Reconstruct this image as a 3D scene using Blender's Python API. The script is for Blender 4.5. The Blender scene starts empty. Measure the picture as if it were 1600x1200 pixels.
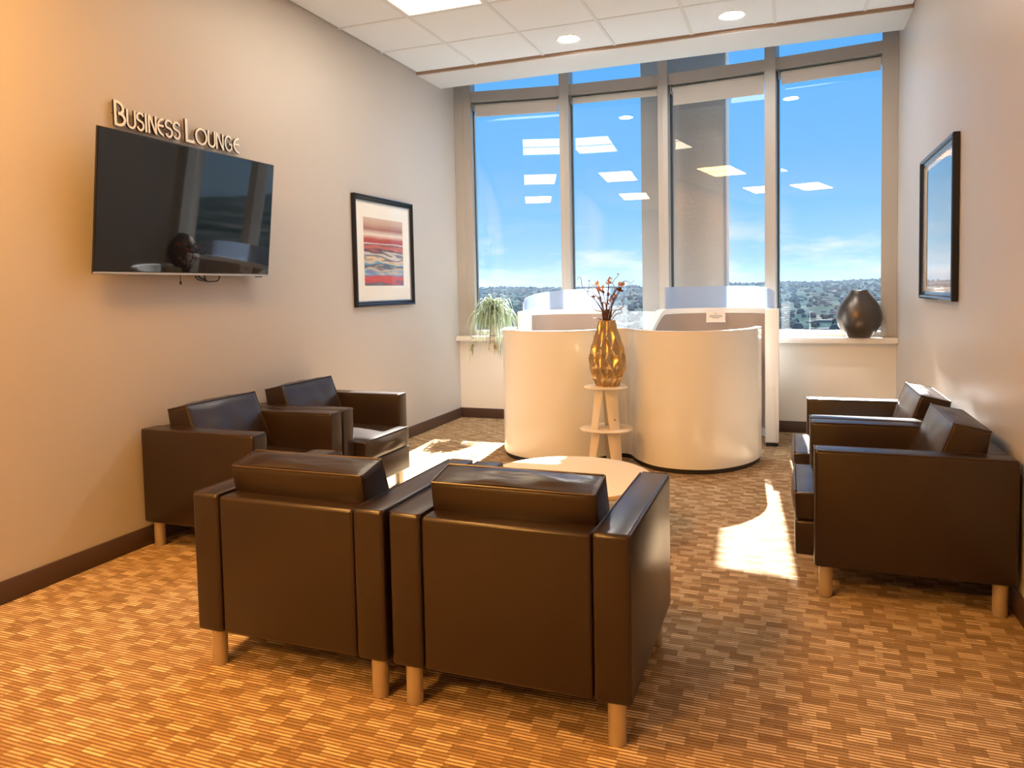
import bpy, bmesh, math, random
from mathutils import Vector, Matrix, noise
random.seed(7)
S = bpy.context.scene
C = S.collection
PI = math.pi

# ------------------------------------------------------------------ camera
F_PX, YAW, PITCH, ROLL, CY = 1150.37, 0.36178, 0.05444, -0.02036, 513.445
EYE = 1.285
cam_d = bpy.data.cameras.new('camera'); cam = bpy.data.objects.new('camera', cam_d); C.objects.link(cam)
fw = Vector((-math.sin(YAW)*math.cos(PITCH), math.cos(YAW)*math.cos(PITCH), -math.sin(PITCH)))
rt = Vector((math.cos(YAW), math.sin(YAW), 0)); up = rt.cross(fw)
r2 = math.cos(ROLL)*rt + math.sin(ROLL)*up; u2 = -math.sin(ROLL)*rt + math.cos(ROLL)*up
cam.matrix_world = Matrix(((r2.x, u2.x, -fw.x, 0), (r2.y, u2.y, -fw.y, 0), (r2.z, u2.z, -fw.z, EYE), (0, 0, 0, 1)))
cam_d.sensor_fit = 'HORIZONTAL'; cam_d.sensor_width = 36.0
cam_d.lens = 36.0*F_PX/1600; cam_d.shift_y = -(600-CY)/1600
cam_d.clip_start = 0.05; cam_d.clip_end = 20000
S.camera = cam

# ------------------------------------------------------------------ exposure
S.view_settings.view_transform = 'Standard'; S.view_settings.look = 'None'
S.view_settings.gamma = 1.0; S.view_settings.use_curve_mapping = False
S.view_settings.exposure = 0.10

# ------------------------------------------------------------------ sky
W = bpy.data.worlds.new('sky'); S.world = W; W.use_nodes = True
wn, wl = W.node_tree.nodes, W.node_tree.links
wn.clear()
wo = wn.new('ShaderNodeOutputWorld'); wb = wn.new('ShaderNodeBackground'); wl.new(wb.outputs[0], wo.inputs[0])
tc = wn.new('ShaderNodeTexCoord'); sx = wn.new('ShaderNodeSeparateXYZ'); wl.new(tc.outputs['Generated'], sx.inputs[0])
rp = wn.new('ShaderNodeValToRGB'); wl.new(sx.outputs['Z'], rp.inputs[0])
els = rp.color_ramp.elements
els[0].position = 0.0; els[0].color = (.38, .65, .88, 1)
els[1].position = 1.0; els[1].color = (.06, .30, .80, 1)
for ps, cl in ((.05, (.29, .63, .95, 1)), (.14, (.17, .52, .97, 1)), (.32, (.09, .41, .98, 1))):
    e = els.new(ps); e.color = cl
mp = wn.new('ShaderNodeMapping'); mp.inputs['Scale'].default_value = (7, 7, 26); wl.new(tc.outputs['Generated'], mp.inputs[0])
nz = wn.new('ShaderNodeTexNoise'); nz.inputs['Scale'].default_value = 1.0; nz.inputs['Detail'].default_value = 7; nz.inputs['Roughness'].default_value = .6
wl.new(mp.outputs[0], nz.inputs['Vector'])
cr = wn.new('ShaderNodeValToRGB'); cr.color_ramp.elements[0].position = .47; cr.color_ramp.elements[1].position = .64
wl.new(nz.outputs['Fac'], cr.inputs[0])
lo = wn.new('ShaderNodeValToRGB'); wl.new(sx.outputs['Z'], lo.inputs[0])     # clouds only low over the horizon
lo.color_ramp.elements[0].position = 0.0; lo.color_ramp.elements[0].color = (.5, .5, .5, 1)
lo.color_ramp.elements[1].position = .10; lo.color_ramp.elements[1].color = (0, 0, 0, 1)
e = lo.color_ramp.elements.new(.045); e.color = (.75, .75, .75, 1)
mu = wn.new('ShaderNodeMath'); mu.operation = 'MULTIPLY'; wl.new(cr.outputs[0], mu.inputs[0]); wl.new(lo.outputs[0], mu.inputs[1])
mx = wn.new('ShaderNodeMix'); mx.data_type = 'RGBA'; wl.new(mu.outputs[0], mx.inputs[0]); wl.new(rp.outputs[0], mx.inputs[6])
mx.inputs[7].default_value = (.82, .90, 1.0, 1)
wl.new(mx.outputs[2], wb.inputs[0]); wb.inputs[1].default_value = 1.02

# ------------------------------------------------------------------ sun
sun_d = bpy.data.lights.new('sun', 'SUN'); sun_d.energy = 38.0; sun_d.angle = math.radians(.6); sun_d.color = (1, .96, .90)
sun = bpy.data.objects.new('sun', sun_d); C.objects.link(sun)
sdir = Vector((.065, -1, -.83)).normalized()
sun.rotation_euler = sdir.to_track_quat('-Z', 'Y').to_euler(); sun.location = (-2, 30, 30)

LAMP = (1.0, .455, .105)       # warm ceiling fittings over the seats
LAMP_POWER = 88.0
LAMP_W, LAMP_W_POWER = (1.0, .84, .62), 9.5      # paler fitting by the windows
SPOT, SPOT_POWER = (1.0, .95, .88), 360.0          # downlights

# ------------------------------------------------------------------ materials
def srgb(r, g, b):
    f = lambda c: (c/255/12.92) if c/255 <= .04045 else ((c/255+.055)/1.055)**2.4
    return (f(r), f(g), f(b))
def mat(name, col, rough=.5, metal=0.0, spec=.5, coat=0.0, bump=None, vary=None, emit=None, estr=0):
    m = bpy.data.materials.new(name); m.use_nodes = True
    nt = m.node_tree; b = nt.nodes['Principled BSDF']
    b.inputs['Base Color'].default_value = (*col, 1); b.inputs['Roughness'].default_value = rough
    b.inputs['Metallic'].default_value = metal; b.inputs['Specular IOR Level'].default_value = spec
    if coat: b.inputs['Coat Weight'].default_value = coat; b.inputs['Coat Roughness'].default_value = .08
    tcn = nt.nodes.new('ShaderNodeTexCoord')
    if vary:
        sc, amt = vary
        n = nt.nodes.new('ShaderNodeTexNoise'); n.inputs['Scale'].default_value = sc; n.inputs['Detail'].default_value = 4
        nt.links.new(tcn.outputs['Object'], n.inputs['Vector'])
        mxx = nt.nodes.new('ShaderNodeMix'); mxx.data_type = 'RGBA'
        nt.links.new(n.outputs['Fac'], mxx.inputs[0])
        mxx.inputs[6].default_value = (*[c*(1-amt) for c in col], 1); mxx.inputs[7].default_value = (*[min(1, c*(1+amt)) for c in col], 1)
        nt.links.new(mxx.outputs[2], b.inputs['Base Color'])
    if bump:
        sc, st, ds = bump
        n = nt.nodes.new('ShaderNodeTexNoise'); n.inputs['Scale'].default_value = sc; n.inputs['Detail'].default_value = 5
        nt.links.new(tcn.outputs['Object'], n.inputs['Vector'])
        bp = nt.nodes.new('ShaderNodeBump'); bp.inputs['Strength'].default_value = st; bp.inputs['Distance'].default_value = ds
        nt.links.new(n.outputs['Fac'], bp.inputs['Height']); nt.links.new(bp.outputs[0], b.inputs['Normal'])
    if emit:
        b.inputs['Emission Color'].default_value = (*emit, 1); b.inputs['Emission Strength'].default_value = estr
    return m

M = {}
M['wall'] = mat('wall_paint', (.51, .487, .468), .42, spec=.35, bump=(180, .06, .002), vary=(.7, .03))
M['endwall'] = mat('end_wall_paint', (.80, .78, .72), .5, spec=.3, bump=(180, .05, .002))
M['base'] = mat('baseboard_vinyl', (.075, .042, .032), .42, vary=(6, .12))
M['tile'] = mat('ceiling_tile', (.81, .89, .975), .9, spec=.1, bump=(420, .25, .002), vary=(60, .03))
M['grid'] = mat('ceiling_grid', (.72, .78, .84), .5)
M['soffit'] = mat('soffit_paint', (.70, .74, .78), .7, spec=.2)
M['reveal'] = mat('soffit_reveal', (.36, .25, .18), .6)
M['leather'] = mat('brown_leather', (.0215, .0125, .0095), .31, spec=.55, bump=(260, .10, .002), vary=(5, .15))
M['piping'] = mat('leather_piping', (.045, .027, .020), .34, spec=.5)
M['leg'] = mat('chair_leg_metal', (.50, .43, .34), .38, metal=.35)
M['laminate'] = mat('cream_gloss_laminate', (.85, .87, .89), .16, spec=.5, coat=.25, vary=(1.3, .025))
M['whitetrim'] = mat('white_rim', (.88, .87, .84), .3)
M['taupe'] = mat('taupe_lining', (.38, .30, .25), .8, bump=(400, .2, .002), vary=(3, .06))
M['toekick'] = mat('dark_toe_kick', (.02, .018, .018), .6)
M['frame'] = mat('window_frame', (.40, .395, .375), .42, metal=.15)
M['framedark'] = mat('window_gasket', (.05, .06, .065), .5)
M['sill'] = mat('sill_white', (.86, .84, .78), .35)
M['blind'] = mat('blind_fabric', (.55, .54, .51), .8, bump=(500, .1, .001))
M['tablewood'] = mat('pale_wood_top', (.95, .78, .56), .35, vary=(9, .05))
M['cream'] = mat('cream_metal', (.80, .72, .60), .35)
M['gold'] = mat('gold_leaf', (.54, .38, .19), .30, metal=.9, vary=(30, .15))
M['bronze'] = mat('dark_bronze', (.105, .088, .076), .33, metal=.75, vary=(8, .15))
M['twig'] = mat('dried_twig', (.11, .045, .025), .7, vary=(40, .3))
M['curl'] = mat('curly_willow', (.16, .12, .12), .6)
M['petal'] = mat('dried_petal', (.55, .20, .06), .7, vary=(60, .35))
M['petal2'] = mat('pale_dried_petal', (.75, .50, .25), .7, vary=(60, .25))
M['tvbody'] = mat('television_plastic', (.012, .012, .014), .35)
M['tvscreen'] = mat('television_screen', (.006, .006, .008), .03, spec=.62)
M['tvtrim'] = mat('television_silver_trim', (.45, .43, .42), .3, metal=.7)
M['letter'] = mat('white_sign_letter', (.90, .89, .86), .35)
M['letterside'] = mat('sign_letter_return', (.03, .022, .018), .5)
M['pframe'] = mat('black_picture_frame', (.009, .008, .009), .16, spec=.45)
M['pbevel'] = mat('silver_frame_lip', (.45, .47, .50), .25, metal=.6)
M['matboard'] = mat('mat_board', (.86, .84, .79), .85)
M['diffuser'] = mat('lamp_diffuser', (.9, .85, .7), .6, emit=LAMP, estr=LAMP_POWER*.62)
M['diffuser_back'] = mat('back_lamp_diffuser', (.9, .85, .7), .6, emit=LAMP, estr=LAMP_POWER*1.45)
M['diffuser_pale'] = mat('pale_lamp_diffuser', (.9, .85, .7), .6, emit=LAMP_W, estr=LAMP_W_POWER)
M['can'] = mat('downlight_lens', (.9, .9, .9), .5, emit=SPOT, estr=SPOT_POWER)
M['lighttrim'] = mat('light_trim', (.85, .84, .82), .4)
M['concrete'] = mat('concrete', (.26, .26, .255), .9, bump=(25, .3, .01), vary=(3, .12))
M['pot'] = mat('plant_pot', (.55, .50, .45), .5)
M['soil'] = mat('soil', (.03, .02, .015), .9)
M['paper'] = mat('card_paper', (.82, .74, .64), .7)
M['ink'] = mat('grey_ink', (.30, .26, .23), .7)
M['cable'] = mat('black_cable', (.012, .011, .012), .5)
M['desk'] = mat('desk_laminate', (.62, .55, .46), .35)

def two_tone_leaf(name, edge, mid):
    m = bpy.data.materials.new(name); m.use_nodes = True; nt = m.node_tree; b = nt.nodes['Principled BSDF']
    a = nt.nodes.new('ShaderNodeAttribute'); a.attribute_name = 'across'
    mxx = nt.nodes.new('ShaderNodeMix'); mxx.data_type = 'RGBA'; nt.links.new(a.outputs['Fac'], mxx.inputs[0])
    mxx.inputs[6].default_value = (*mid, 1); mxx.inputs[7].default_value = (*edge, 1)
    nt.links.new(mxx.outputs[2], b.inputs['Base Color']); b.inputs['Roughness'].default_value = .45
    tr = nt.nodes.new('ShaderNodeBsdfTranslucent'); nt.links.new(mxx.outputs[2], tr.inputs[0])
    ms = nt.nodes.new('ShaderNodeMixShader'); ms.inputs[0].default_value = .2
    nt.links.new(b.outputs[0], ms.inputs[1]); nt.links.new(tr.outputs[0], ms.inputs[2])
    nt.links.new(ms.outputs[0], nt.nodes['Material Output'].inputs[0]); return m
M['leaf'] = two_tone_leaf('spider_plant_leaf', (.60, .68, .50), (.06, .125, .045))
M['dryleaf'] = two_tone_leaf('spider_plantlet', (.46, .36, .15), (.28, .20, .06))

def glass(name, r0, tint):
    m = bpy.data.materials.new(name); m.use_nodes = True; nt = m.node_tree; nt.nodes.clear()
    o = nt.nodes.new('ShaderNodeOutputMaterial'); t = nt.nodes.new('ShaderNodeBsdfTransparent'); t.inputs[0].default_value = (*tint, 1)
    g = nt.nodes.new('ShaderNodeBsdfGlossy'); g.inputs['Roughness'].default_value = 0.0; g.inputs[0].default_value = (1, 1, 1, 1)
    lw = nt.nodes.new('ShaderNodeLayerWeight'); lw.inputs[0].default_value = .5
    pw = nt.nodes.new('ShaderNodeMath'); pw.operation = 'POWER'; nt.links.new(lw.outputs['Facing'], pw.inputs[0]); pw.inputs[1].default_value = 5
    f = nt.nodes.new('ShaderNodeMath'); f.operation = 'MULTIPLY_ADD'; nt.links.new(pw.outputs[0], f.inputs[0]); f.inputs[1].default_value = 1-r0; f.inputs[2].default_value = r0
    ms = nt.nodes.new('ShaderNodeMixShader'); nt.links.new(f.outputs[0], ms.inputs[0]); nt.links.new(t.outputs[0], ms.inputs[1]); nt.links.new(g.outputs[0], ms.inputs[2])
    nt.links.new(ms.outputs[0], o.inputs[0]); return m
M['glass'] = glass('window_glass', .078, (.97, .985, .99))
M['pglass'] = glass('picture_glass', .042, (.98, .98, .98))

def frosted():
    m = bpy.data.materials.new('frosted_acrylic'); m.use_nodes = True; nt = m.node_tree; nt.nodes.clear()
    o = nt.nodes.new('ShaderNodeOutputMaterial')
    t = nt.nodes.new('ShaderNodeBsdfTransparent'); t.inputs[0].default_value = (.90, .94, 1, 1)
    l = nt.nodes.new('ShaderNodeBsdfTranslucent'); l.inputs[0].default_value = (.36, .48, .66, 1)
    d = nt.nodes.new('ShaderNodeBsdfPrincipled'); d.inputs['Base Color'].default_value = (.62, .68, .76, 1); d.inputs['Roughness'].default_value = .4
    a = nt.nodes.new('ShaderNodeMixShader'); a.inputs[0].default_value = .45
    nt.links.new(l.outputs[0], a.inputs[1]); nt.links.new(d.outputs[0], a.inputs[2])
    c = nt.nodes.new('ShaderNodeMixShader'); c.inputs[0].default_value = .62
    nt.links.new(t.outputs[0], c.inputs[1]); nt.links.new(a.outputs[0], c.inputs[2])
    nt.links.new(c.outputs[0], o.inputs[0]); return m
M['frosted'] = frosted()

def carpet():
    m = bpy.data.materials.new('striped_loop_carpet'); m.use_nodes = True; nt = m.node_tree; N = nt.nodes; L = nt.links
    b = N['Principled BSDF']; b.inputs['Roughness'].default_value = .95; b.inputs['Specular IOR Level'].default_value = .08
    tcn = N.new('ShaderNodeTexCoord'); sp = N.new('ShaderNodeSeparateXYZ')
    wob = N.new('ShaderNodeTexNoise'); wob.inputs['Scale'].default_value = 6; L.new(tcn.outputs['Object'], wob.inputs['Vector'])
    wv = N.new('ShaderNodeVectorMath'); wv.operation = 'MULTIPLY_ADD'; L.new(wob.outputs['Color'], wv.inputs[0]); wv.inputs[1].default_value = (.006, .006, 0); L.new(tcn.outputs['Object'], wv.inputs[2])
    L.new(wv.outputs[0], sp.inputs[0])
    def M1(op, a, bb=None, c=None):
        n = N.new('ShaderNodeMath'); n.operation = op
        for i, v in enumerate((a, bb, c)):
            if v is None: continue
            if isinstance(v, (int, float)): n.inputs[i].default_value = v
            else: L.new(v, n.inputs[i])
        return n.outputs[0]
    x, y = sp.outputs[0], sp.outputs[1]
    def wnoise(a, bb):
        cv = N.new('ShaderNodeCombineXYZ'); L.new(a, cv.inputs[0]); L.new(bb, cv.inputs[1])
        w = N.new('ShaderNodeTexWhiteNoise'); w.noise_dimensions = '2D'; L.new(cv.outputs[0], w.inputs['Vector']); return w.outputs['Value']
    zero = M1('MULTIPLY', x, 0.0)
    RW = .0138
    row = M1('FLOOR', M1('DIVIDE', y, RW))                          # yarn rows
    ro = wnoise(row, zero)
    seg = M1('FLOOR', M1('ADD', M1('DIVIDE', x, .11), M1('MULTIPLY', ro, 5)))
    v1 = wnoise(row, seg)
    brow = M1('FLOOR', M1('DIVIDE', y, RW*3))                       # staggered plain brown dashes
    sh = M1('ADD', M1('DIVIDE', x, .078), M1('ADD', M1('MODULO', brow, 2.0), M1('MULTIPLY', wnoise(brow, zero), .7)))
    bs = M1('FLOOR', sh)
    chk = M1('ABSOLUTE', M1('MODULO', bs, 2.0))
    fr = M1('FRACT', M1('DIVIDE', y, RW)); ridge = M1('SINE', M1('MULTIPLY', fr, PI))
    fib = N.new('ShaderNodeTexNoise'); fib.inputs['Scale'].default_value = 300; fib.inputs['Detail'].default_value = 3; L.new(tcn.outputs['Object'], fib.inputs['Vector'])
    lightrow = M1('MULTIPLY', M1('ADD', M1('MULTIPLY', v1, .42), .58), ridge)
    amt = M1('ADD', M1('MULTIPLY', chk, .55), M1('MULTIPLY', wnoise(brow, bs), .45))
    tot = M1('MULTIPLY', lightrow, M1('ADD', M1('MULTIPLY', amt, .56), .42))
    tot = M1('ADD', tot, M1('MULTIPLY', M1('SUBTRACT', fib.outputs['Fac'], .5), .62))
    r = N.new('ShaderNodeValToRGB'); L.new(tot, r.inputs[0])
    ee = r.color_ramp.elements; ee[0].position = .0; ee[0].color = (.17, .105, .055, 1); ee[1].position = .85; ee[1].color = (.80, .66, .46, 1)
    q = ee.new(.22); q.color = (.27, .175, .095, 1); q = ee.new(.45); q.color = (.44, .31, .185, 1)
    L.new(r.outputs[0], b.inputs['Base Color'])
    bp = N.new('ShaderNodeBump'); bp.inputs['Strength'].default_value = .5; bp.inputs['Distance'].default_value = .004
    L.new(M1('ADD', ridge, M1('MULTIPLY', fib.outputs['Fac'], .8)), bp.inputs['Height']); L.new(bp.outputs[0], b.inputs['Normal'])
    return m
M['carpet'] = carpet()

# ------------------------------------------------------------------ mesh helpers
def link(name, me, m, parent=None, loc=None):
    o = bpy.data.objects.new(name, me); C.objects.link(o)
    if m is not None:
        me.materials.clear() if False else None
        if not me.materials: me.materials.append(m)
    if parent is not None: o.parent = parent
    if loc: o.location = loc
    return o
def fin(bm, name, smooth=False):
    bmesh.ops.recalc_face_normals(bm, faces=bm.faces)
    me = bpy.data.meshes.new(name); bm.to_mesh(me); bm.free()
    if smooth:
        me.polygons.foreach_set('use_smooth', [True]*len(me.polygons))
        try: me.set_sharp_from_angle(angle=math.radians(42))
        except Exception: pass
    me.update(); return me
def add_box(bm, a, b, bev=0, seg=2):
    x0, y0, z0 = a; x1, y1, z1 = b
    vs = [bm.verts.new(v) for v in ((x0,y0,z0),(x1,y0,z0),(x1,y1,z0),(x0,y1,z0),(x0,y0,z1),(x1,y0,z1),(x1,y1,z1),(x0,y1,z1))]
    fs = [bm.faces.new([vs[i] for i in f]) for f in ((0,3,2,1),(4,5,6,7),(0,1,5,4),(1,2,6,5),(2,3,7,6),(3,0,4,7))]
    if bev:
        es = set(e for f in fs for e in f.edges)
        bmesh.ops.bevel(bm, geom=list(es), offset=bev, segments=seg, profile=.5, affect='EDGES')
def box(name, a, b, m, parent=None, bev=0, seg=2):
    bm = bmesh.new(); add_box(bm, a, b, bev, seg); return link(name, fin(bm, name, bev > 0), m, parent)
def add_prism(bm, pts, z0, z1):
    lo_ = [bm.verts.new((x, y, z0)) for x, y in pts]; hi = [bm.verts.new((x, y, z1)) for x, y in pts]
    n = len(pts); bm.faces.new(lo_[::-1]); bm.faces.new(hi)
    for i in range(n): bm.faces.new((lo_[i], lo_[(i+1) % n], hi[(i+1) % n], hi[i]))
def catmull(pts, n=8):
    P = [Vector(p) for p in pts]; P = [2*P[0]-P[1]] + P + [2*P[-1]-P[-2]]; out = []
    for i in range(1, len(P)-2):
        for k in range(n):
            t = k/n; a, b, c, d = P[i-1], P[i], P[i+1], P[i+2]
            out.append(.5*((2*b) + (c-a)*t + (2*a-5*b+4*c-d)*t*t + (3*b-a-3*c+d)*t**3))
    out.append(P[-2].copy()); return out
def offset_path(P, d):
    out = []
    for i, q in enumerate(P):
        t = (P[min(i+1, len(P)-1)] - P[max(i-1, 0)]); t = Vector((t.x, t.y)).normalized()
        out.append(Vector((q.x - t.y*d, q.y + t.x*d)))
    return out
def add_ribbon(bm, P, th, z0, z1, off=0.0):
    """upright wall along plan path P; z1 may be a list (top profile)"""
    A = offset_path(P, off-th/2); B = offset_path(P, off+th/2); n = len(P)
    zt = z1 if isinstance(z1, (list, tuple)) else [z1]*n
    zl = z0 if isinstance(z0, (list, tuple)) else [z0]*n
    va = [bm.verts.new((a.x, a.y, z)) for a, z in zip(A, zl)]; vb = [bm.verts.new((a.x, a.y, z)) for a, z in zip(B, zl)]
    ta = [bm.verts.new((a.x, a.y, z)) for a, z in zip(A, zt)]; tb = [bm.verts.new((a.x, a.y, z)) for a, z in zip(B, zt)]
    for i in range(n-1):
        bm.faces.new((va[i], va[i+1], ta[i+1], ta[i])); bm.faces.new((vb[i+1], vb[i], tb[i], tb[i+1]))
        bm.faces.new((ta[i], ta[i+1], tb[i+1], tb[i])); bm.faces.new((va[i+1], va[i], vb[i], vb[i+1]))
    bm.faces.new((va[0], ta[0], tb[0], vb[0])); bm.faces.new((va[-1], vb[-1], tb[-1], ta[-1]))
def ribbon(name, P, th, z0, z1, m, parent, off=0.0):
    bm = bmesh.new(); add_ribbon(bm, P, th, z0, z1, off); return link(name, fin(bm, name, True), m, parent)
def add_tube(bm, pts, rad, sides=8, closed=False):
    P = [Vector(p) for p in pts]; n = len(P); R = rad if isinstance(rad, (list, tuple)) else [rad]*n
    rings = []; ref = Vector((.13, .21, .97))
    for i in range(n):
        if closed: t = (P[(i+1) % n] - P[i-1]).normalized()
        else: t = (P[min(i+1, n-1)] - P[max(i-1, 0)]).normalized()
        a = t.cross(ref)
        if a.length < .05: a = t.cross(Vector((1, 0, 0)))
        a.normalize(); b = t.cross(a).normalized()
        rings.append([bm.verts.new(P[i] + R[i]*(math.cos(2*PI*k/sides)*a + math.sin(2*PI*k/sides)*b)) for k in range(sides)])
    for i in range(n if closed else n-1):
        r0, r1 = rings[i], rings[(i+1) % n]
        for k in range(sides): bm.faces.new((r0[k], r0[(k+1) % sides], r1[(k+1) % sides], r1[k]))
    if not closed: bm.faces.new(rings[0][::-1]); bm.faces.new(rings[-1])
def tube(name, pts, rad, m, parent=None, sides=8, closed=False):
    bm = bmesh.new(); add_tube(bm, pts, rad, sides, closed); return link(name, fin(bm, name, True), m, parent)
def add_lathe(bm, prof, seg=40, c=(0, 0), fn=None):
    rings = []
    for r, z in prof:
        if r < 1e-5: rings.append([bm.verts.new((c[0], c[1], z))]); continue
        ring = []
        for k in range(seg):
            t = 2*PI*k/seg; rr = r*(fn(t, z) if fn else 1)
            ring.append(bm.verts.new((c[0]+rr*math.cos(t), c[1]+rr*math.sin(t), z)))
        rings.append(ring)
    for a, b in zip(rings[:-1], rings[1:]):
        for k in range(seg):
            k2 = (k+1) % seg
            if len(a) == 1 and len(b) == 1: continue
            if len(a) == 1: bm.faces.new((a[0], b[k2], b[k]))
            elif len(b) == 1: bm.faces.new((a[k], a[k2], b[0]))
            else: bm.faces.new((a[k], a[k2], b[k2], b[k]))
def lathe(name, prof, m, parent=None, seg=40, c=(0, 0), fn=None):
    bm = bmesh.new(); add_lathe(bm, prof, seg, c, fn); return link(name, fin(bm, name, True), m, parent)
def thing(name, label, cat, loc=(0, 0, 0), rz=0, group=None):
    o = bpy.data.objects.new(name, None); C.objects.link(o); o.empty_display_size = .1
    o.location = loc; o.rotation_euler = (0, 0, rz); o['label'] = label; o['category'] = cat
    if group: o['group'] = group
    return o
def tag(o, label, cat, group=None):
    o['label'] = label; o['category'] = cat
    if group: o['group'] = group
    return o
def struct(o, label=None, cat=None):
    o['kind'] = 'structure'
    if label: o['label'] = label; o['category'] = cat
    return o

# ------------------------------------------------------------------ room shell
XL, XR, YW, ZC = -3.108, .813, 6.72, 3.214
YB = -5.0
struct(box('floor', (XL-.2, YB-.2, -.10), (XR+.2, 6.80, 0), M['carpet']), 'brown striped loop pile carpet floor', 'floor')
struct(box('wall_left', (XL-.15, YB-.15, 0), (XL, 7.12, 3.75), M['wall']), 'painted left wall carrying the television and sign', 'wall')
struct(box('wall_right', (XR, YB-.15, 0), (XR+.15, 7.12, 3.75), M['wall']), 'painted right wall behind two armchairs', 'wall')
struct(box('wall_back', (XL, YB-.15, 0), (XR, YB, 3.75), M['wall']), 'painted wall at the far end behind the viewer', 'wall')
struct(box('wall_front', (XL, YW, 0), (XR, YW+.10, .775), M['endwall']), 'low cream wall under the window sill', 'wall')
struct(box('baseboard_left', (XL, YB, 0), (XL+.012, YW-.012, .098), M['base'], bev=.003), 'dark brown baseboard along the left wall', 'baseboard')
struct(box('baseboard_right', (XR-.012, YB, 0), (XR, YW-.012, .098), M['base'], bev=.003), 'dark brown baseboard along the right wall', 'baseboard')
struct(box('baseboard_front', (XL, YW-.012, 0), (XR, YW, .098), M['base'], bev=.003), 'dark brown baseboard under the window', 'baseboard')
# sill with a straight front lip
struct(box('trim_1', (XL, 6.635, .775), (XR, 7.12, .822), M['sill'], bev=.004), 'white window sill with a straight front edge', 'window sill')

# ceiling: tiles laid in a metal grid
GX0, GY0, G = -2.53, 4.752, .606
YS = 5.945                         # where the tiles end and the soffit starts
ceil = struct(box('ceiling', (XL, YB, ZC+.045), (XR, YS, ZC+.12), M['grid']), 'white suspended tile ceiling', 'ceiling')
TR = [(-2.53, 3.54), (-2.53, 3.54-5*G), (-2.53, 3.54-10*G)]      # lower left corner of the 1 x 2 tile light fittings
xs = [XL] + [GX0 + G*k for k in range(0, 6)] + [XR]; xs = [x for x in xs if XL <= x <= XR]
ys = [YS - G*k for k in range(0, 19)]; ys = [y for y in ys if y > YB] + [YB]
ys = sorted(ys)
GYL = ys
def snap(v): return min(ys, key=lambda q: abs(q-v))
TR = [(x, snap(y)) for x, y in TR]
tile_cache = {}
DL = [(-1.617, 5.643), (-.393, 5.643)]
for i in range(len(xs)-1):
    for j in range(len(ys)-1):
        x0, x1, y0, y1 = xs[i], xs[i+1], ys[j], ys[j+1]
        if any(abs(x0-tx) < .02 and ty-.02 < y0 < ty+2*G-.1 for tx, ty in TR): continue
        key = (round(x1-x0, 3), round(y1-y0, 3))
        if key not in tile_cache:
            bm = bmesh.new(); w, d = (x1-x0)/2-.007, (y1-y0)/2-.007
            add_box(bm, (-w, -d, 0), (w, d, .018), .004, 1); tile_cache[key] = fin(bm, 'tile')
        link('tile', tile_cache[key], M['tile'], ceil, ((x0+x1)/2, (y0+y1)/2, ZC+.004))
for x in xs[1:-1]: box('grid_bar', (x-.012, YB, ZC), (x+.012, YS, ZC+.045), M['grid'], ceil)
for y in ys[1:-1]: box('grid_bar', (XL, y-.012, ZC+.0005), (XR, y+.012, ZC+.045), M['grid'], ceil)
struct(box('trim_2', (XL, YS+.012, 3.192), (XR, 6.425, 3.75), M['soffit'], bev=.003), 'smooth white soffit in front of the windows', 'soffit')
struct(box('trim_3', (XL, YS-.004, 3.197), (XR, YS+.012, 3.30), M['reveal']), 'thin brown strip along the soffit front edge', 'trim')
struct(box('trim_4', (XL, 6.425, 3.70), (XR, 7.12, 3.75), M['soffit']), 'white head panel above the windows', 'trim')

struct(box('sun_block_slab', (XL-2.5, 7.13, 4.28), (XR+2.5, 8.38, 4.55), M['concrete']), 'unseen concrete slab added outside to block sun through the transom panes', 'blocker')  # added out of view, keeps sun from entering through the transom panes

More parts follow.
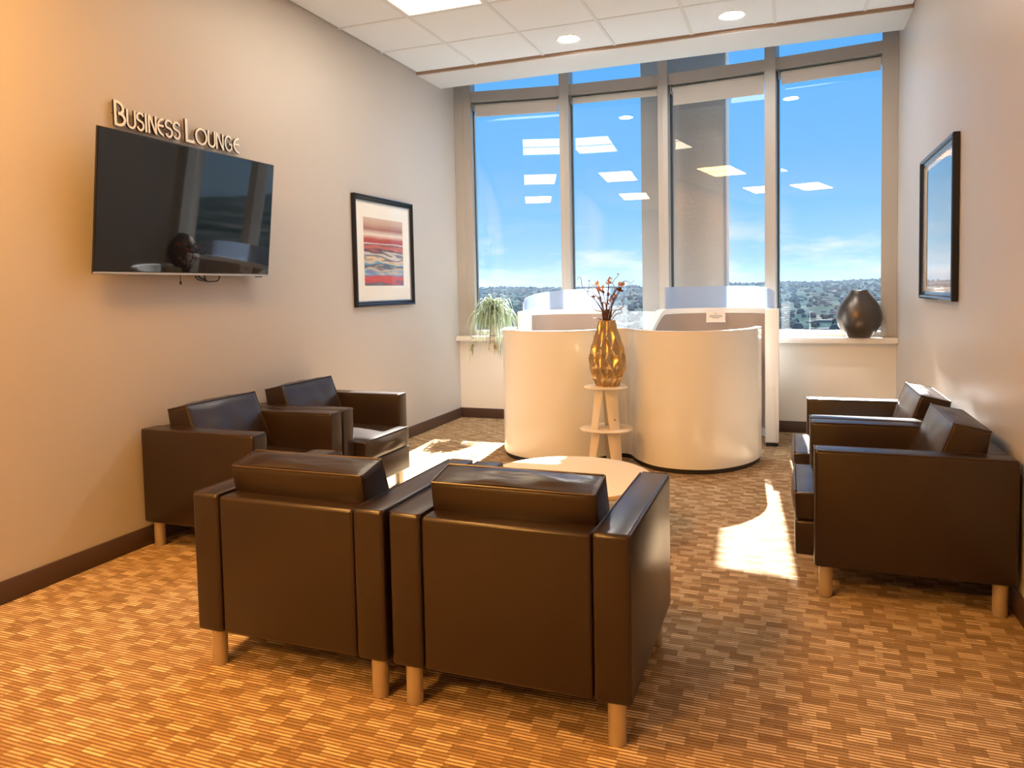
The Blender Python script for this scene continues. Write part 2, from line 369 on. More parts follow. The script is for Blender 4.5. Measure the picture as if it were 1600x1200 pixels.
# ------------------------------------------------------------------ curved glazing in four flat bays
MV = [Vector((-3.108, 6.72)), Vector((-2.036, 6.902)), Vector((-1.101, 6.950)), Vector((-.164, 6.862)), Vector((.813, 6.72))]
ZT0, ZT1, ZS, ZH = 3.128, 3.228, .822, 3.70
blind_drop = [2.985, 3.045, 2.94, 3.00]
WL = ['leftmost window bay, above the spider plant', 'second window bay from the left, behind the gold vase', 'third window bay from the left, before the concrete column', 'rightmost window bay, behind the dark round vase']
for k in range(4):
    a, b = MV[k], MV[k+1]; t = (b-a).normalized(); nrm = Vector((-t.y, t.x)); ln = (b-a).length
    def P(s, d): v = a + t*s + nrm*d; return (v.x, v.y)
    w = thing('window_%d' % (k+1), WL[k], 'window'); w['kind'] = 'structure'
    s0 = .165 if k == 0 else .045; s1 = ln - (.118 if k == 3 else .045)
    def bar(name, sa, sb, da, db, z0, z1, m):
        bm = bmesh.new(); add_prism(bm, [P(sa, da), P(sb, da), P(sb, db), P(sa, db)], z0, z1); return link(name, fin(bm, name), m, w)
    bar('jamb' if k == 0 else 'mullion', 0, s0, 0, .20, ZS, ZH, M['frame'])
    if k == 3: bar('jamb', s1, ln, 0, .20, ZS, ZH, M['frame'])
    else: bar('mullion', s1, ln, 0, .20, ZS, ZH, M['frame'])
    for q in ((s0-.03,) if k == 0 else ()) : bar('cover_strip', .0, .085, -.012, 0, ZS, ZH, M['frame'])
    if k == 3: bar('cover_strip', ln-.06, ln, -.012, 0, ZS, ZH, M['frame'])
    bar('transom', s0, s1, .02, .19, ZT0, ZT1, M['frame'])
    bar('gasket', s0, s1, .10, .13, ZT0-.014, ZT0, M['framedark'])
    bar('bottom_rail', s0, s1, .03, .19, ZS, ZS+.045, M['sill'])
    bar('head_rail', s0, s1, .02, .19, ZH-.05, ZH, M['frame'])
    for z0, z1, nm in ((ZS+.045, ZT0, 'pane'), (ZT1, ZH-.05, 'transom_pane')):
        bm = bmesh.new(); q0, q1 = P(s0, .15), P(s1, .15)
        vs = [bm.verts.new((*q0, z0)), bm.verts.new((*q1, z0)), bm.verts.new((*q1, z1)), bm.verts.new((*q0, z1))]; bm.faces.new(vs)
        link(nm, fin(bm, nm), M['glass'], w)
    # dark edge seal on the left of each pane
    bar('edge_seal', s0, s0+.012, .10, .149, ZS+.045, ZT0-.014, M['framedark'])
    # roller blind
    lab = ['grey roller blind pulled slightly down in the leftmost window bay', 'grey roller blind rolled up in the second window bay from the left',
           'grey roller blind in the window bay before the concrete column', 'grey roller blind rolled up in the rightmost window bay'][k]
    bl = thing('roller_blind', lab, 'blind', group='roller blinds under the window transom')
    c0, c1 = P(s0+.035, .07), P(s1-.005, .07)
    tube('roller_tube', [(*c0, ZT0-.042), (*c1, ZT0-.042)], .03, M['blind'], bl, 14)
    bm = bmesh.new(); add_prism(bm, [P(s0+.045, .040), P(s1-.012, .040), P(s1-.012, .044), P(s0+.045, .044)], blind_drop[k]+.012, ZT0-.045); link('fabric', fin(bm, 'fabric'), M['blind'], bl)
    bm = bmesh.new(); add_prism(bm, [P(s0+.045, .034), P(s1-.012, .034), P(s1-.012, .050), P(s0+.045, .050)], blind_drop[k], blind_drop[k]+.022); link('bottom_bar', fin(bm, 'bottom_bar'), M['blind'], bl)
    for ss in (s0+.025, s1-.005):
        bm = bmesh.new(); add_prism(bm, [P(ss-.006, .03), P(ss, .03), P(ss, .11), P(ss-.006, .11)], ZT0-.08, ZT0-.014); link('bracket', fin(bm, 'bracket'), M['frame'], bl)

# ------------------------------------------------------------------ armchairs
CW, CD, AT, AZ0, AZ1, AM = .746, .706, .108, .132, .612, 0
def cushion_mesh(name, prof, x0, x1, n=14, puff=.018, wr=0.0, seed=0, rnd=.036):
    """prof: closed 4 corner side profile [(y,z)...] back-bottom, front-bottom, front-top, back-top; swept in x, edges rounded, faces puffed"""
    bm = bmesh.new(); bmesh.ops.create_cube(bm, size=2)
    bmesh.ops.subdivide_edges(bm, edges=bm.edges[:], cuts=n, use_grid_fill=True)
    bb, fb, ft, bt = [Vector(q) for q in prof]
    for v in bm.verts:
        u, s, w = v.co.x, v.co.y, v.co.z
        g = lambda a: 1-abs(a)**2.6
        fu = math.copysign(abs(u), u); A = (s+1)/2; B = (w+1)/2
        lo_ = bb.lerp(fb, A); hi = bt.lerp(ft, A); q = lo_.lerp(hi, B)
        x = x0 + (x1-x0)*(u+1)/2
        cen = (bb+fb+ft+bt)/4
        # rounding of corners/edges
        k = sum(1 for a in (u, s, w) if abs(a) > .93)
        pu = puff
        d = Vector((0, 0))
        dz = (hi-lo_).normalized(); dy = (bt.lerp(ft, .5)-bt); dy = (fb-bb).lerp(ft-bt, B).normalized()
        if abs(w) > .999: d += dz*math.copysign(pu*g(u)*g(s), w)
        if abs(s) > .999: d += dy*math.copysign(pu*g(u)*g(w), s)
        if abs(u) > .999: x += math.copysign(.35*pu*g(s)*g(w), u)
        if wr and (w > .999 or s > .999):
            h = noise.noise(Vector((u*2.2+seed, s*1.1+w*1.7, seed*1.3)))*wr + noise.noise(Vector((u*5+seed, (s+w)*3.5, 4.2)))*wr*.4
            e_ = g(u)*(g(s) if w > .999 else g(w)); d += (dz if w > .999 else dy)*h*e_
        v.co = Vector((x, q.x+d.x, q.y+d.y))
    es = [e for e in bm.edges if e.calc_face_angle(0) > math.radians(48)]
    bmesh.ops.bevel(bm, geom=es, offset=rnd*.35, segments=2, profile=.5, affect='EDGES', clamp_overlap=True)
    return fin(bm, name, True)
def armchair(name, label, loc, rz, seed, src={}):
    t = thing(name, label, 'armchair', loc, rz, 'brown leather armchairs')
    h = CW/2
    if not src:
        bm = bmesh.new(); add_box(bm, (-AT/2, 0, AZ0), (AT/2, CD, AZ1), .014, 3); src['arm'] = fin(bm, 'arm', True)
        bm = bmesh.new()
        for zz in (AZ1-.003,):
            for xx in (-AT/2+.003, AT/2-.003):
                add_tube(bm, [(xx, .012, zz), (xx, CD-.012, zz)], .0032, 6)
            add_tube(bm, [(-AT/2+.01, CD-.002, zz), (AT/2-.01, CD-.002, zz)], .0032, 6)
        src['apipe'] = fin(bm, 'piping', True)
        bm = bmesh.new(); add_box(bm, (-h+AT+.001, .004, AZ0), (h-AT-.001, .105, AZ1-.006), .013, 3); src['back'] = fin(bm, 'backrest', True)
        bm = bmesh.new(); add_box(bm, (-h+AT+.002, .10, AZ0+.004), (h-AT-.002, CD+.072, .285), .012, 3); src['base'] = fin(bm, 'seat_base', True)
        bm = bmesh.new(); add_lathe(bm, [(0, 0), (.0235, 0), (.0262, .004), (.0262, AZ0+.006), (0, AZ0+.006)], 20); src['leg'] = fin(bm, 'leg', True)
        bm = bmesh.new(); add_tube(bm, [(-h+AT+.014, CD+.070, .408), (h-AT-.014, CD+.070, .408)], .004, 6); src['spipe'] = fin(bm, 'piping', True)
    for sgn in (-1, 1):
        a = link('arm', src['arm'], M['leather'], t, (sgn*(h-AT/2), 0, 0))
        link('piping', src['apipe'], M['piping'], a)
    link('backrest', src['back'], M['leather'], t)
    link('seat_base', src['base'], M['leather'], t)
    xi = h-AT-.006
    sc = link('seat_cushion', cushion_mesh('seat_cushion', [(.16, .287), (CD+.068, .287), (CD+.073, .405), (.16, .415)], -xi, xi, 14, .016, .007, seed), M['leather'], t)
    link('piping', src['spipe'], M['piping'], sc)
    bc = link('back_cushion', cushion_mesh('back_cushion', [(.112, .42), (.315, .40), (.198, .722), (.068, .694)], -xi-.002, xi+.002, 14, .013, .010, seed+9), M['leather'], t)
    for yy_, zz_ in ((.0705, .6945), (.1965, .7215)):
        tube('piping', [(-xi+.003, yy_, zz_), (xi-.003, yy_, zz_)], .0040, M['piping'], bc, 6)
    for sx_ in (-1, 1):
        tube('piping', [(sx_*(xi-.001), .072, .6945), (sx_*(xi-.001), .195, .7215), (sx_*(xi-.001), .30, .44)], .0036, M['piping'], bc, 6)
    for sx_ in (-1, 1):
        for yy in (.048, CD-.045): link('leg', src['leg'], M['leg'], t, (sx_*(h-.052), yy, 0))
    return t
ach = armchair
ach('armchair', 'brown leather armchair seen from behind, the nearest and right of the front pair', (-.776, 1.93, 0), 0, 1.0)
ach('armchair', 'brown leather armchair seen from behind, left of the front pair', (-1.541, 1.93, 0), 0, 2.3)
ach('armchair', 'brown leather armchair against the left wall, nearer the viewer under the television', (-3.088, 3.166, 0), -PI/2, 3.7)
ach('armchair', 'brown leather armchair against the left wall with sunlight on its seat', (-3.088, 3.923, 0), -PI/2, 5.1)
ach('armchair', 'brown leather armchair against the right wall, the nearer one showing its side', (.797, 3.540, 0), PI/2, 6.6)
ach('armchair', 'brown leather armchair against the right wall, partly hidden behind the nearer one', (.797, 4.300, 0), PI/2, 8.2)

# ------------------------------------------------------------------ coffee table
tb = thing('coffee_table', 'round pale wood coffee table between the armchairs, half in sunlight', 'table', (-1.052, 3.547, 0))
TH = .335
lathe('table_top', [(0, TH-.028), (.412, TH-.028), (.422, TH-.023), (.425, TH-.014), (.422, TH-.004), (.415, TH), (0, TH)], M['tablewood'], tb, 72)
lathe('pedestal', [(0, .02), (.045, .02), (.040, .06), (.036, .18), (.040, TH-.05), (.10, TH-.028), (0, TH-.028)], M['leg'], tb, 28)
lathe('base', [(0, 0), (.22, 0), (.22, .010), (.06, .022), (0, .022)], M['leg'], tb, 48)

# ------------------------------------------------------------------ curved double workstation
ws = thing('workstation', 'cream curved double workstation with wavy front and frosted screens', 'workstation', (0, 0, 0))
front = catmull([(-2.13, 5.62), (-2.135, 5.45), (-2.04, 5.215), (-1.87, 5.075), (-1.66, 5.03), (-1.46, 5.085), (-1.315, 5.225), (-1.225, 5.365), (-1.165, 5.395),
                 (-1.105, 5.365), (-1.015, 5.205), (-.87, 5.065), (-.68, 5.02), (-.48, 5.075), (-.315, 5.245), (-.222, 5.45), (-.195, 5.63)], 7)
ribbon('front_wall', front, .045, .035, .968, M['laminate'], ws, .0225)
ribbon('front_cap', front, .049, .968, .973, M['whitetrim'], ws, .0225)
ribbon('toe_kick', front, .030, 0, .035, M['toekick'], ws, .030)
bR = catmull([(-.133, 6.10), (-.14, 6.25), (-.23, 6.42), (-.42, 6.52), (-.65, 6.545), (-.86, 6.47), (-1.0, 6.30), (-1.065, 6.02), (-1.09, 5.75), (-1.12, 5.50)], 7)
bL = catmull([(-2.197, 6.09), (-2.19, 6.25), (-2.10, 6.42), (-1.91, 6.53), (-1.72, 6.56), (-1.53, 6.555)], 7)
for path, side in ((bR, 1), (bL, -1)):
    def drop(q):
        if side < 0 or q.x > -.8: return 0.0
        f = max(0, min(1, (6.28-q.y)/.42)); return .17*f*f*(3-2*f)
    dz = [drop(q) for q in path]
    ribbon('back_wall', path, .05, .03, [1.078-d for d in dz], M['laminate'], ws, 0)
    ribbon('rim', path, .066, [1.040-d for d in dz], [1.084-d for d in dz], M['whitetrim'], ws, .004*side)
    ribbon('lining', path[2:], .008, .10, [1.038-d for d in dz[2:]], M['taupe'], ws, .030*side)
    n = len(path) if side < 0 else 42
    pp = path[2:n]; L_ = [0]
    for q in range(1, len(pp)): L_.append(L_[-1] + (pp[q]-pp[q-1]).length)
    rr, st0 = (.62, .42) if side > 0 else (.80, .30)
    prof = []
    for d in L_:
        u_ = max(0, 1-d/rr); prof.append(1.086 + .184*(st0 + (1-st0)*math.sqrt(max(0, 1-u_*u_))))
    ribbon('frosted_screen', pp, .012, 1.070, prof, M['frosted'], ws, -.012*side)
box('end_post', (-.185, 6.08, .03), (-.082, 6.19, 1.086), M['whitetrim'], ws, .006)
box('post_foot', (-.178, 6.09, 0), (-.09, 6.18, .03), M['toekick'], ws)
box('white_plate', (-.176, 6.077, .04), (-.108, 6.0805, .475), M['sill'], ws)  # thin white plate on the lower front of the right post
box('end_post', (-2.245, 6.07, .03), (-2.145, 6.18, 1.080), M['whitetrim'], ws, .006)
box('post_foot', (-2.238, 6.08, 0), (-2.152, 6.17, .03), M['toekick'], ws)
for pts in ([(-.90, 5.95), (-.85, 6.30), (-.65, 6.50), (-.42, 6.47), (-.25, 6.33), (-.24, 6.0), (-.45, 5.88), (-.70, 5.86)],
            [(-1.55, 5.95), (-1.55, 6.50), (-1.72, 6.50), (-1.90, 6.47), (-2.06, 6.33), (-2.10, 6.0), (-1.90, 5.88), (-1.70, 5.86)]):
    bm = bmesh.new(); add_prism(bm, pts, .715, .745); link('desk_top', fin(bm, 'desk_top'), M['desk'], ws)
cd = thing('notice_card', 'small cream notice card fixed inside the right workstation', 'card', (-.59, 6.455, .965))
box('card', (-.078, -.012, .006), (.078, -.006, .088), M['paper'], cd)
box('holder', (-.08, -.022, 0), (.08, .0, .007), M['whitetrim'], cd)
for i, (w_, z_) in enumerate(((.02, .070), (.10, .054), (.11, .044), (.06, .034))):
    box('print_line', (-w_/2, -.0128, z_), (w_/2, -.0121, z_+.005), M['ink'], cd)

# ------------------------------------------------------------------ stand, gold vase, dried flowers
SXY = (-1.193, 4.985)
st = thing('plant_stand', 'cream two tier plant stand under the gold vase', 'stand', (SXY[0], SXY[1], 0))
def disc_top(r, z): return [(0, z-.012), (r-.004, z-.012), (r, z-.008), (r, z-.003), (r-.004, z), (0, z)]
tri = lambda amp: (lambda t, z: 1 + amp*math.cos(3*(t-PI/2)))
lathe('shelf', disc_top(.150, .598), M['cream'], st, 54, fn=tri(.05))
lathe('shelf', disc_top(.182, .306), M['cream'], st, 54, fn=tri(.05))
for zt, zb, r0_, r1_ in ((.586, .306, .075, .120), (.294, 0, .105, .160)):
    for ang in (228, 312, 90):
        a_ = math.radians(ang); bm = bmesh.new(); rows = []
        for f in (0, .25, .5, .75, 1):
            z_ = zt+(zb-zt)*f; r_ = r0_+(r1_-r0_)*f; hw = .050-.013*f; row = []
            for q in (-1, -.5, 0, .5, 1):
                row.append(Vector((r_-.012*q*q, q*hw, z_)))
            rows.append(row)
        rot = Matrix.Rotation(a_, 4, 'Z'); th_ = Vector((.005, 0, 0))
        fr_ = [[bm.verts.new(rot @ v) for v in row] for row in rows]; bk = [[bm.verts.new(rot @ (v-th_)) for v in row] for row in rows]
        for i in range(4):
            for j in range(4):
                bm.faces.new((fr_[i][j], fr_[i][j+1], fr_[i+1][j+1], fr_[i+1][j])); bm.faces.new((bk[i][j+1], bk[i][j], bk[i+1][j], bk[i+1][j+1]))
            bm.faces.new((fr_[i][0], fr_[i+1][0], bk[i+1][0], bk[i][0])); bm.faces.new((fr_[i+1][4], fr_[i][4], bk[i][4], bk[i+1][4]))
        bm.faces.new(fr_[0][::-1]+bk[0]); bm.faces.new(fr_[4]+bk[4][::-1])
        lg = link('leg', fin(bm, 'leg', True), M['cream'], st)
        if ang == 312 and zt > .5:
            for q, zz in enumerate((.535, .495, .455, .415, .375)):
                f = (zt-zz)/(zt-zb); r_ = r0_+(r1_-r0_)*f+.0015
                m4 = rot @ Matrix.Translation((r_, 0, zz)) @ Matrix.Rotation(-.16, 4, 'Y')
                bm = bmesh.new(); add_box(bm, (-.001, -.010 if q % 2 else -.006, -.006), (.0005, .010 if q % 2 else .006, .006 if q == 4 else .001)); bmesh.ops.transform(bm, matrix=m4, verts=bm.verts)
                link('printed_mark', fin(bm, 'printed_mark'), M['ink'] if q == 4 else M['paper'], lg)
vz0, vz1 = .598, 1.052
def vprof(f):
    K = [(0, .082), (.10, .100), (.25, .124), (.38, .130), (.55, .118), (.72, .095), (.86, .072), (1, .058)]
    for (a0, b0), (a1, b1) in zip(K[:-1], K[1:]):
        if f <= a1: s_ = (f-a0)/(a1-a0); s_ = s_*s_*(3-2*s_)*.4 + s_*.6; return b0+(b1-b0)*s_
    return K[-1][1]
NC = 9
def vripple(t, z):
    f = (z-vz0)/(vz1-vz0); u_ = t*NC/(2*PI); v_ = f**.9*3.1 + .05
    a_ = abs(math.cos(PI*(u_+v_)/1.0)); b_ = abs(math.cos(PI*(u_-v_)/1.0))
    d_ = (a_*b_)**.42
    return 1.05 - .22*d_
prof = [(0, vz0)] + [(vprof(i/70), vz0+(vz1-vz0)*i/70) for i in range(71)] + [(.047, vz1-.004), (.045, vz1-.10), (0, vz1-.11)]
vz = lathe('gold_vase', prof, M['gold'], None, 144, (0, 0), lambda t, z: vripple(t, z))
vz.location = (SXY[0]+.008, SXY[1], 0.0005)
tag(vz, 'gold diamond faceted vase holding dried flowers', 'vase')
dfl = thing('dried_flowers', 'bunch of dried orange flowers and curly twigs in the gold vase', 'dried flowers', (SXY[0]+.008, SXY[1], 0))
rng = random.Random(11)
def petal_cluster(name, c, size, m, n=5):
    bm = bmesh.new()
    for i in range(n):
        a_ = rng.uniform(0, 2*PI); el = rng.uniform(-.2, 1.2); d = Vector((math.cos(a_)*math.cos(el), math.sin(a_)*math.cos(el), math.sin(el)))
        s_ = d.cross(Vector((.3, .2, 1))).normalized(); nn = d.cross(s_)
        L0 = size*rng.uniform(.7, 1.2); w_ = L0*.34
        pts = [Vector(c), Vector(c)+d*L0*.5+s_*w_+nn*.15*L0, Vector(c)+d*L0, Vector(c)+d*L0*.5-s_*w_+nn*.15*L0, Vector(c)+d*L0*.5-nn*.12*L0]
        v = [bm.verts.new(q) for q in pts]
        for f in ((0, 1, 4), (1, 2, 4), (2, 3, 4), (3, 0, 4), (0, 3, 1), (1, 3, 2)): bm.faces.new([v[i_] for i_ in f])
    return link(name, fin(bm, name), m, dfl)
# stems: (dx at top, dy, z top)
tips = [(-.075, .01, 1.295), (-.045, -.03, 1.255), (-.03, .02, 1.24), (.02, -.01, 1.305), (.022, .0, 1.34), (.012, -.02, 1.22), (.055, .02, 1.215), (.105, -.01, 1.285),
        (.098, -.03, 1.25), (.03, -.04, 1.185), (-.06, .03, 1.20), (.045, .0, 1.20), (-.01, .03, 1.17), (.015, -.05, 1.16), (-.085, -.02, 1.21), (-.02, -.03, 1.27)]
for i, (dx, dy, zt) in enumerate(tips):
    b0 = Vector((rng.uniform(-.012, .012), rng.uniform(-.012, .012), .95)); mid = Vector((b0.x*1.4+dx*.14, dy*.2, 1.075)); e_ = Vector((dx, dy, zt))
    m2 = mid.lerp(e_, .5)+Vector((rng.uniform(-.008, .008), rng.uniform(-.008, .008), 0))
    tube('stem', catmull([b0, mid, m2, e_], 4), [.0042]*4+[.0036]*4+[.0026]*5, M['twig'], dfl, 5)
    petal_cluster('flower', e_, .038 if i in (0, 1, 3, 7, 8) else .028, M['petal2'] if i in (0, 15) else (M['petal'] if i % 3 != 2 else M['twig']), 6 if i in (1, 8, 3) else 5)
for i in range(8):
    a_ = rng.uniform(0, 2*PI); tube('stem', [(.018*math.cos(a_), .018*math.sin(a_), .96), (.024*math.cos(a_), .024*math.sin(a_), 1.06), (.036*math.cos(a_), .036*math.sin(a_), 1.11+.02*(i % 3))], [.007, .006, .003], M['twig'], dfl, 6)
curls = [[(.02, 0, 1.05), (.055, 0, 1.115), (.10, -.01, 1.13), (.118, 0, 1.155), (.105, .01, 1.19), (.135, .01, 1.215), (.165, .01, 1.215), (.165, .0, 1.265), (.158, -.01, 1.295), (.21, -.01, 1.285)],
         [(.02, .01, 1.04), (.06, .02, 1.09), (.10, .02, 1.105), (.095, .02, 1.13), (.07, .01, 1.15)],
         [(-.01, 0, 1.06), (-.05, .01, 1.15), (-.10, .01, 1.21), (-.135, .01, 1.235), (-.125, .01, 1.28), (-.10, 0, 1.275), (-.09, 0, 1.255)],
         [(-.03, .01, 1.17), (-.10, .02, 1.245), (-.155, .02, 1.262), (-.18, .02, 1.30), (-.185, .02, 1.345), (-.20, .02, 1.355), (-.215, .02, 1.335)],
         [(-.02, .0, 1.05), (-.06, .0, 1.065), (-.095, .0, 1.07)], [(-.02, -.02, 1.11), (-.075, -.02, 1.125), (-.10, -.02, 1.14), (-.085, -.02, 1.155), (-.06, -.01, 1.15)],
         [(.02, 0, 1.20), (.06, 0, 1.26), (.045, 0, 1.31), (.07, 0, 1.345), (.085, 0, 1.36)], [(.04, .02, 1.22), (.09, .03, 1.30), (.13, .03, 1.32), (.16, .03, 1.305), (.19, .03, 1.325)],
         [(-.04, .02, 1.2), (-.09, .03, 1.29), (-.125, .03, 1.28), (-.128, .03, 1.315)]]
for cpts in curls:
    q = catmull(cpts, 5); n = len(q); tube('curly_twig', q, [.0036*(1-.6*i/n) for i in range(n)], M['curl'], dfl, 5)
for c_ in ((.088, 0, 1.362), (-.097, 0, 1.07), (-.13, .03, 1.32)):
    petal_cluster('bud', c_, .018, M['curl'], 3)

# ------------------------------------------------------------------ dark vase on the sill
dv = lathe('round_vase', [(0, 0), (.078, 0), (.085, .006), (.10, .020), (.135, .055), (.163, .105), (.174, .155), (.170, .205), (.152, .262), (.124, .312), (.095, .352), (.072, .380), (.066, .392),
                          (.060, .390), (.062, .372), (.10, .32), (.14, .2), (.12, .08), (0, .03)], M['bronze'], None, 72, fn=lambda t, z: 1)
for v in dv.data.vertices:                                   # wavy rim
    if v.co.z > .36: v.co.z += .0035*math.cos(2*math.atan2(v.co.y, v.co.x)+.6)
dv.location = (.532, 6.845-.195, .8225); tag(dv, 'dark bronze round vase with narrow mouth on the window sill', 'vase')
dv.location.y = 6.70-.02

# ------------------------------------------------------------------ spider plant
sp_c = Vector((-2.735, 6.745, .8225))
spl = thing('spider_plant', 'variegated spider plant trailing over the window sill', 'plant', sp_c)
lathe('pot', [(0, 0), (.046, 0), (.050, .006), (.062, .105), (.066, .108), (.066, .12), (.060, .12), (.058, .105), (0, .10)], M['pot'], spl, 32)
lathe('soil', [(0, .1002), (.057, .106), (.0, .116)], M['soil'], spl, 24)
rl = random.Random(5)
def leaf(pts, w, m, name='leaf', parent=spl):
    P = catmull(pts, 4); n = len(P); vs = []; fs = []; at = []
    for i, q in enumerate(P):
        t_ = (P[min(i+1, n-1)]-P[max(i-1, 0)]).normalized(); s_ = t_.cross(Vector((0, 0, 1)))
        if s_.length < .1: s_ = Vector((1, 0, 0))
        s_.normalize(); nn = s_.cross(t_); f = i/(n-1); hw = w*(min(1, .45+f*2.2))*(1-f**3)+.0006
        vs += [q-s_*hw+nn*hw*.35, q.copy(), q+s_*hw+nn*hw*.35]; at += [1, 0, 1]
    for i in range(n-1):
        a_ = 3*i; fs += [(a_, a_+1, a_+4, a_+3), (a_+1, a_+2, a_+5, a_+4)]
    me = bpy.data.meshes.new(name); me.from_pydata([tuple(v) for v in vs], [], fs)
    l_ = me.attributes.new('across', 'FLOAT', 'POINT'); l_.data.foreach_set('value', [float(q) for q in at])
    me.polygons.foreach_set('use_smooth', [True]*len(me.polygons))
    return link(name, me, m, parent)
for i in range(230):
    az = rl.uniform(0, 2*PI)
    if rl.random() < .62: az = rl.uniform(PI*1.0, PI*2.0)          # more of it hangs into the room
    L0 = rl.uniform(.26, .48); el = rl.uniform(.55, 1.5); d = Vector((math.cos(az), math.sin(az), 0))
    if d.y > .25: L0 *= .55; el = max(el, 1.05)
    if d.x < -.6: L0 *= .8
    b0 = Vector((rl.uniform(-.03, .03), rl.uniform(-.03, .03), .108))
    reach = L0*(.20+.50*math.cos(el)); rise = L0*rl.uniform(.42, .72)*math.sin(el); fall = L0*rl.uniform(.25, 1.2)*(1 if d.y < .2 else .3)
    if el > 1.2: fall *= rl.uniform(.0, .35)
    p1 = b0 + d*reach*.35 + Vector((0, 0, rise*.75)); p2 = b0 + d*reach*.75 + Vector((0, 0, rise)); p3 = b0 + d*reach*1.05 + Vector((0, 0, rise-fall*.45)); p4 = b0 + d*reach*1.18 + Vector((0, 0, rise-fall))
    for q in (p2, p3, p4):
        yw = sp_c.y+q.y
        if yw > 6.625: q.z = max(q.z, .012)
        if sp_c.x+q.x < XL+.03: q.x = XL+.03-sp_c.x
        if yw > 6.80: q.y = 6.80-sp_c.y
    leaf([b0, p1, p2, p3, p4], rl.uniform(.0065, .0105), M['leaf'])
for dx, n in ((-.165, 11), (.055, 13)):
    base = Vector((dx, -.155, -.055))
    tube('runner', catmull([(dx*.3, -.05, .12), (dx*.8, -.10, .15), (dx, -.15, .05), tuple(base)], 5), .0018, M['leaf'] if False else M['dryleaf'], spl, 5)
    for i in range(n):
        a_ = rl.uniform(0, 2*PI); r_ = rl.uniform(.02, .055); h_ = rl.uniform(.03, .11)
        p0 = base + Vector((rl.uniform(-.012, .012), -.005, rl.uniform(-.05, .01)))
        dd = Vector((math.cos(a_), -abs(math.sin(a_))*.5, 0))
        leaf([p0, p0+dd*r_*.5+Vector((0, 0, .012)), p0+dd*r_+Vector((0, 0, -h_*.3)), p0+dd*r_*1.1+Vector((0, 0, -h_))], .0055, M['dryleaf'])

# ------------------------------------------------------------------ television
tv = thing('television', 'large black flat television tilted down on the left wall', 'television', (XL+.078, 3.137, 1.39))
tw, thh = 1.232, .682; tilt = math.atan2(.075, .68)

bm = bmesh.new(); add_box(bm, (-.010, -tw/2, 0), (0, tw/2, thh), .003, 2); add_box(bm, (-.040, -tw/2+.10, .05), (-.009, tw/2-.10, thh-.10), .008, 2); bmesh.ops.transform(bm, matrix=Matrix.Rotation(tilt, 4, 'Y'), verts=bm.verts)
link('casing', fin(bm, 'casing', True), M['tvbody'], tv)
bm = bmesh.new(); add_box(bm, (0, -tw/2+.007, .017), (.0012, tw/2-.007, thh-.007)); bmesh.ops.transform(bm, matrix=Matrix.Rotation(tilt, 4, 'Y'), verts=bm.verts)
link('screen', fin(bm, 'screen'), M['tvscreen'], tv)
bm = bmesh.new(); add_box(bm, (-.006, -tw/2, .001), (.0022, tw/2, .012), .001, 1); bmesh.ops.transform(bm, matrix=Matrix.Rotation(tilt, 4, 'Y'), verts=bm.verts)
link('bottom_trim', fin(bm, 'bottom_trim'), M['tvtrim'], tv)
box('wall_bracket', (-.077, -.25, .20), (-.025, .25, .48), M['tvbody'], tv)
tube('cable', catmull([(-.05, .06, .05), (-.045, .07, -.012), (-.04, .12, -.028), (-.04, .19, -.03), (-.045, .24, -.018), (-.05, .26, .05)], 5), .0035, M['cable'], tv, 6)
tube('cable', catmull([(-.05, .05, .05), (-.045, .09, -.006), (-.04, .125, -.02), (-.04, .14, -.025)], 5), .0045, M['cable'], tv, 6)
tube('cable', [(-.03, .115, .03), (-.03, .118, -.024)], .004, M['cable'], tv, 6)
tube('cable', [(-.03, -.06, .03), (-.03, -.06, -.032)], .002, M['cable'], tv, 6)
box('cable_plug', (-.034, -.064, -.048), (-.026, -.056, -.030), M['cable'], tv, .001)
box('sensor', (-.004, .50, -.006), (.0, .56, .001), M['tvbody'], tv)

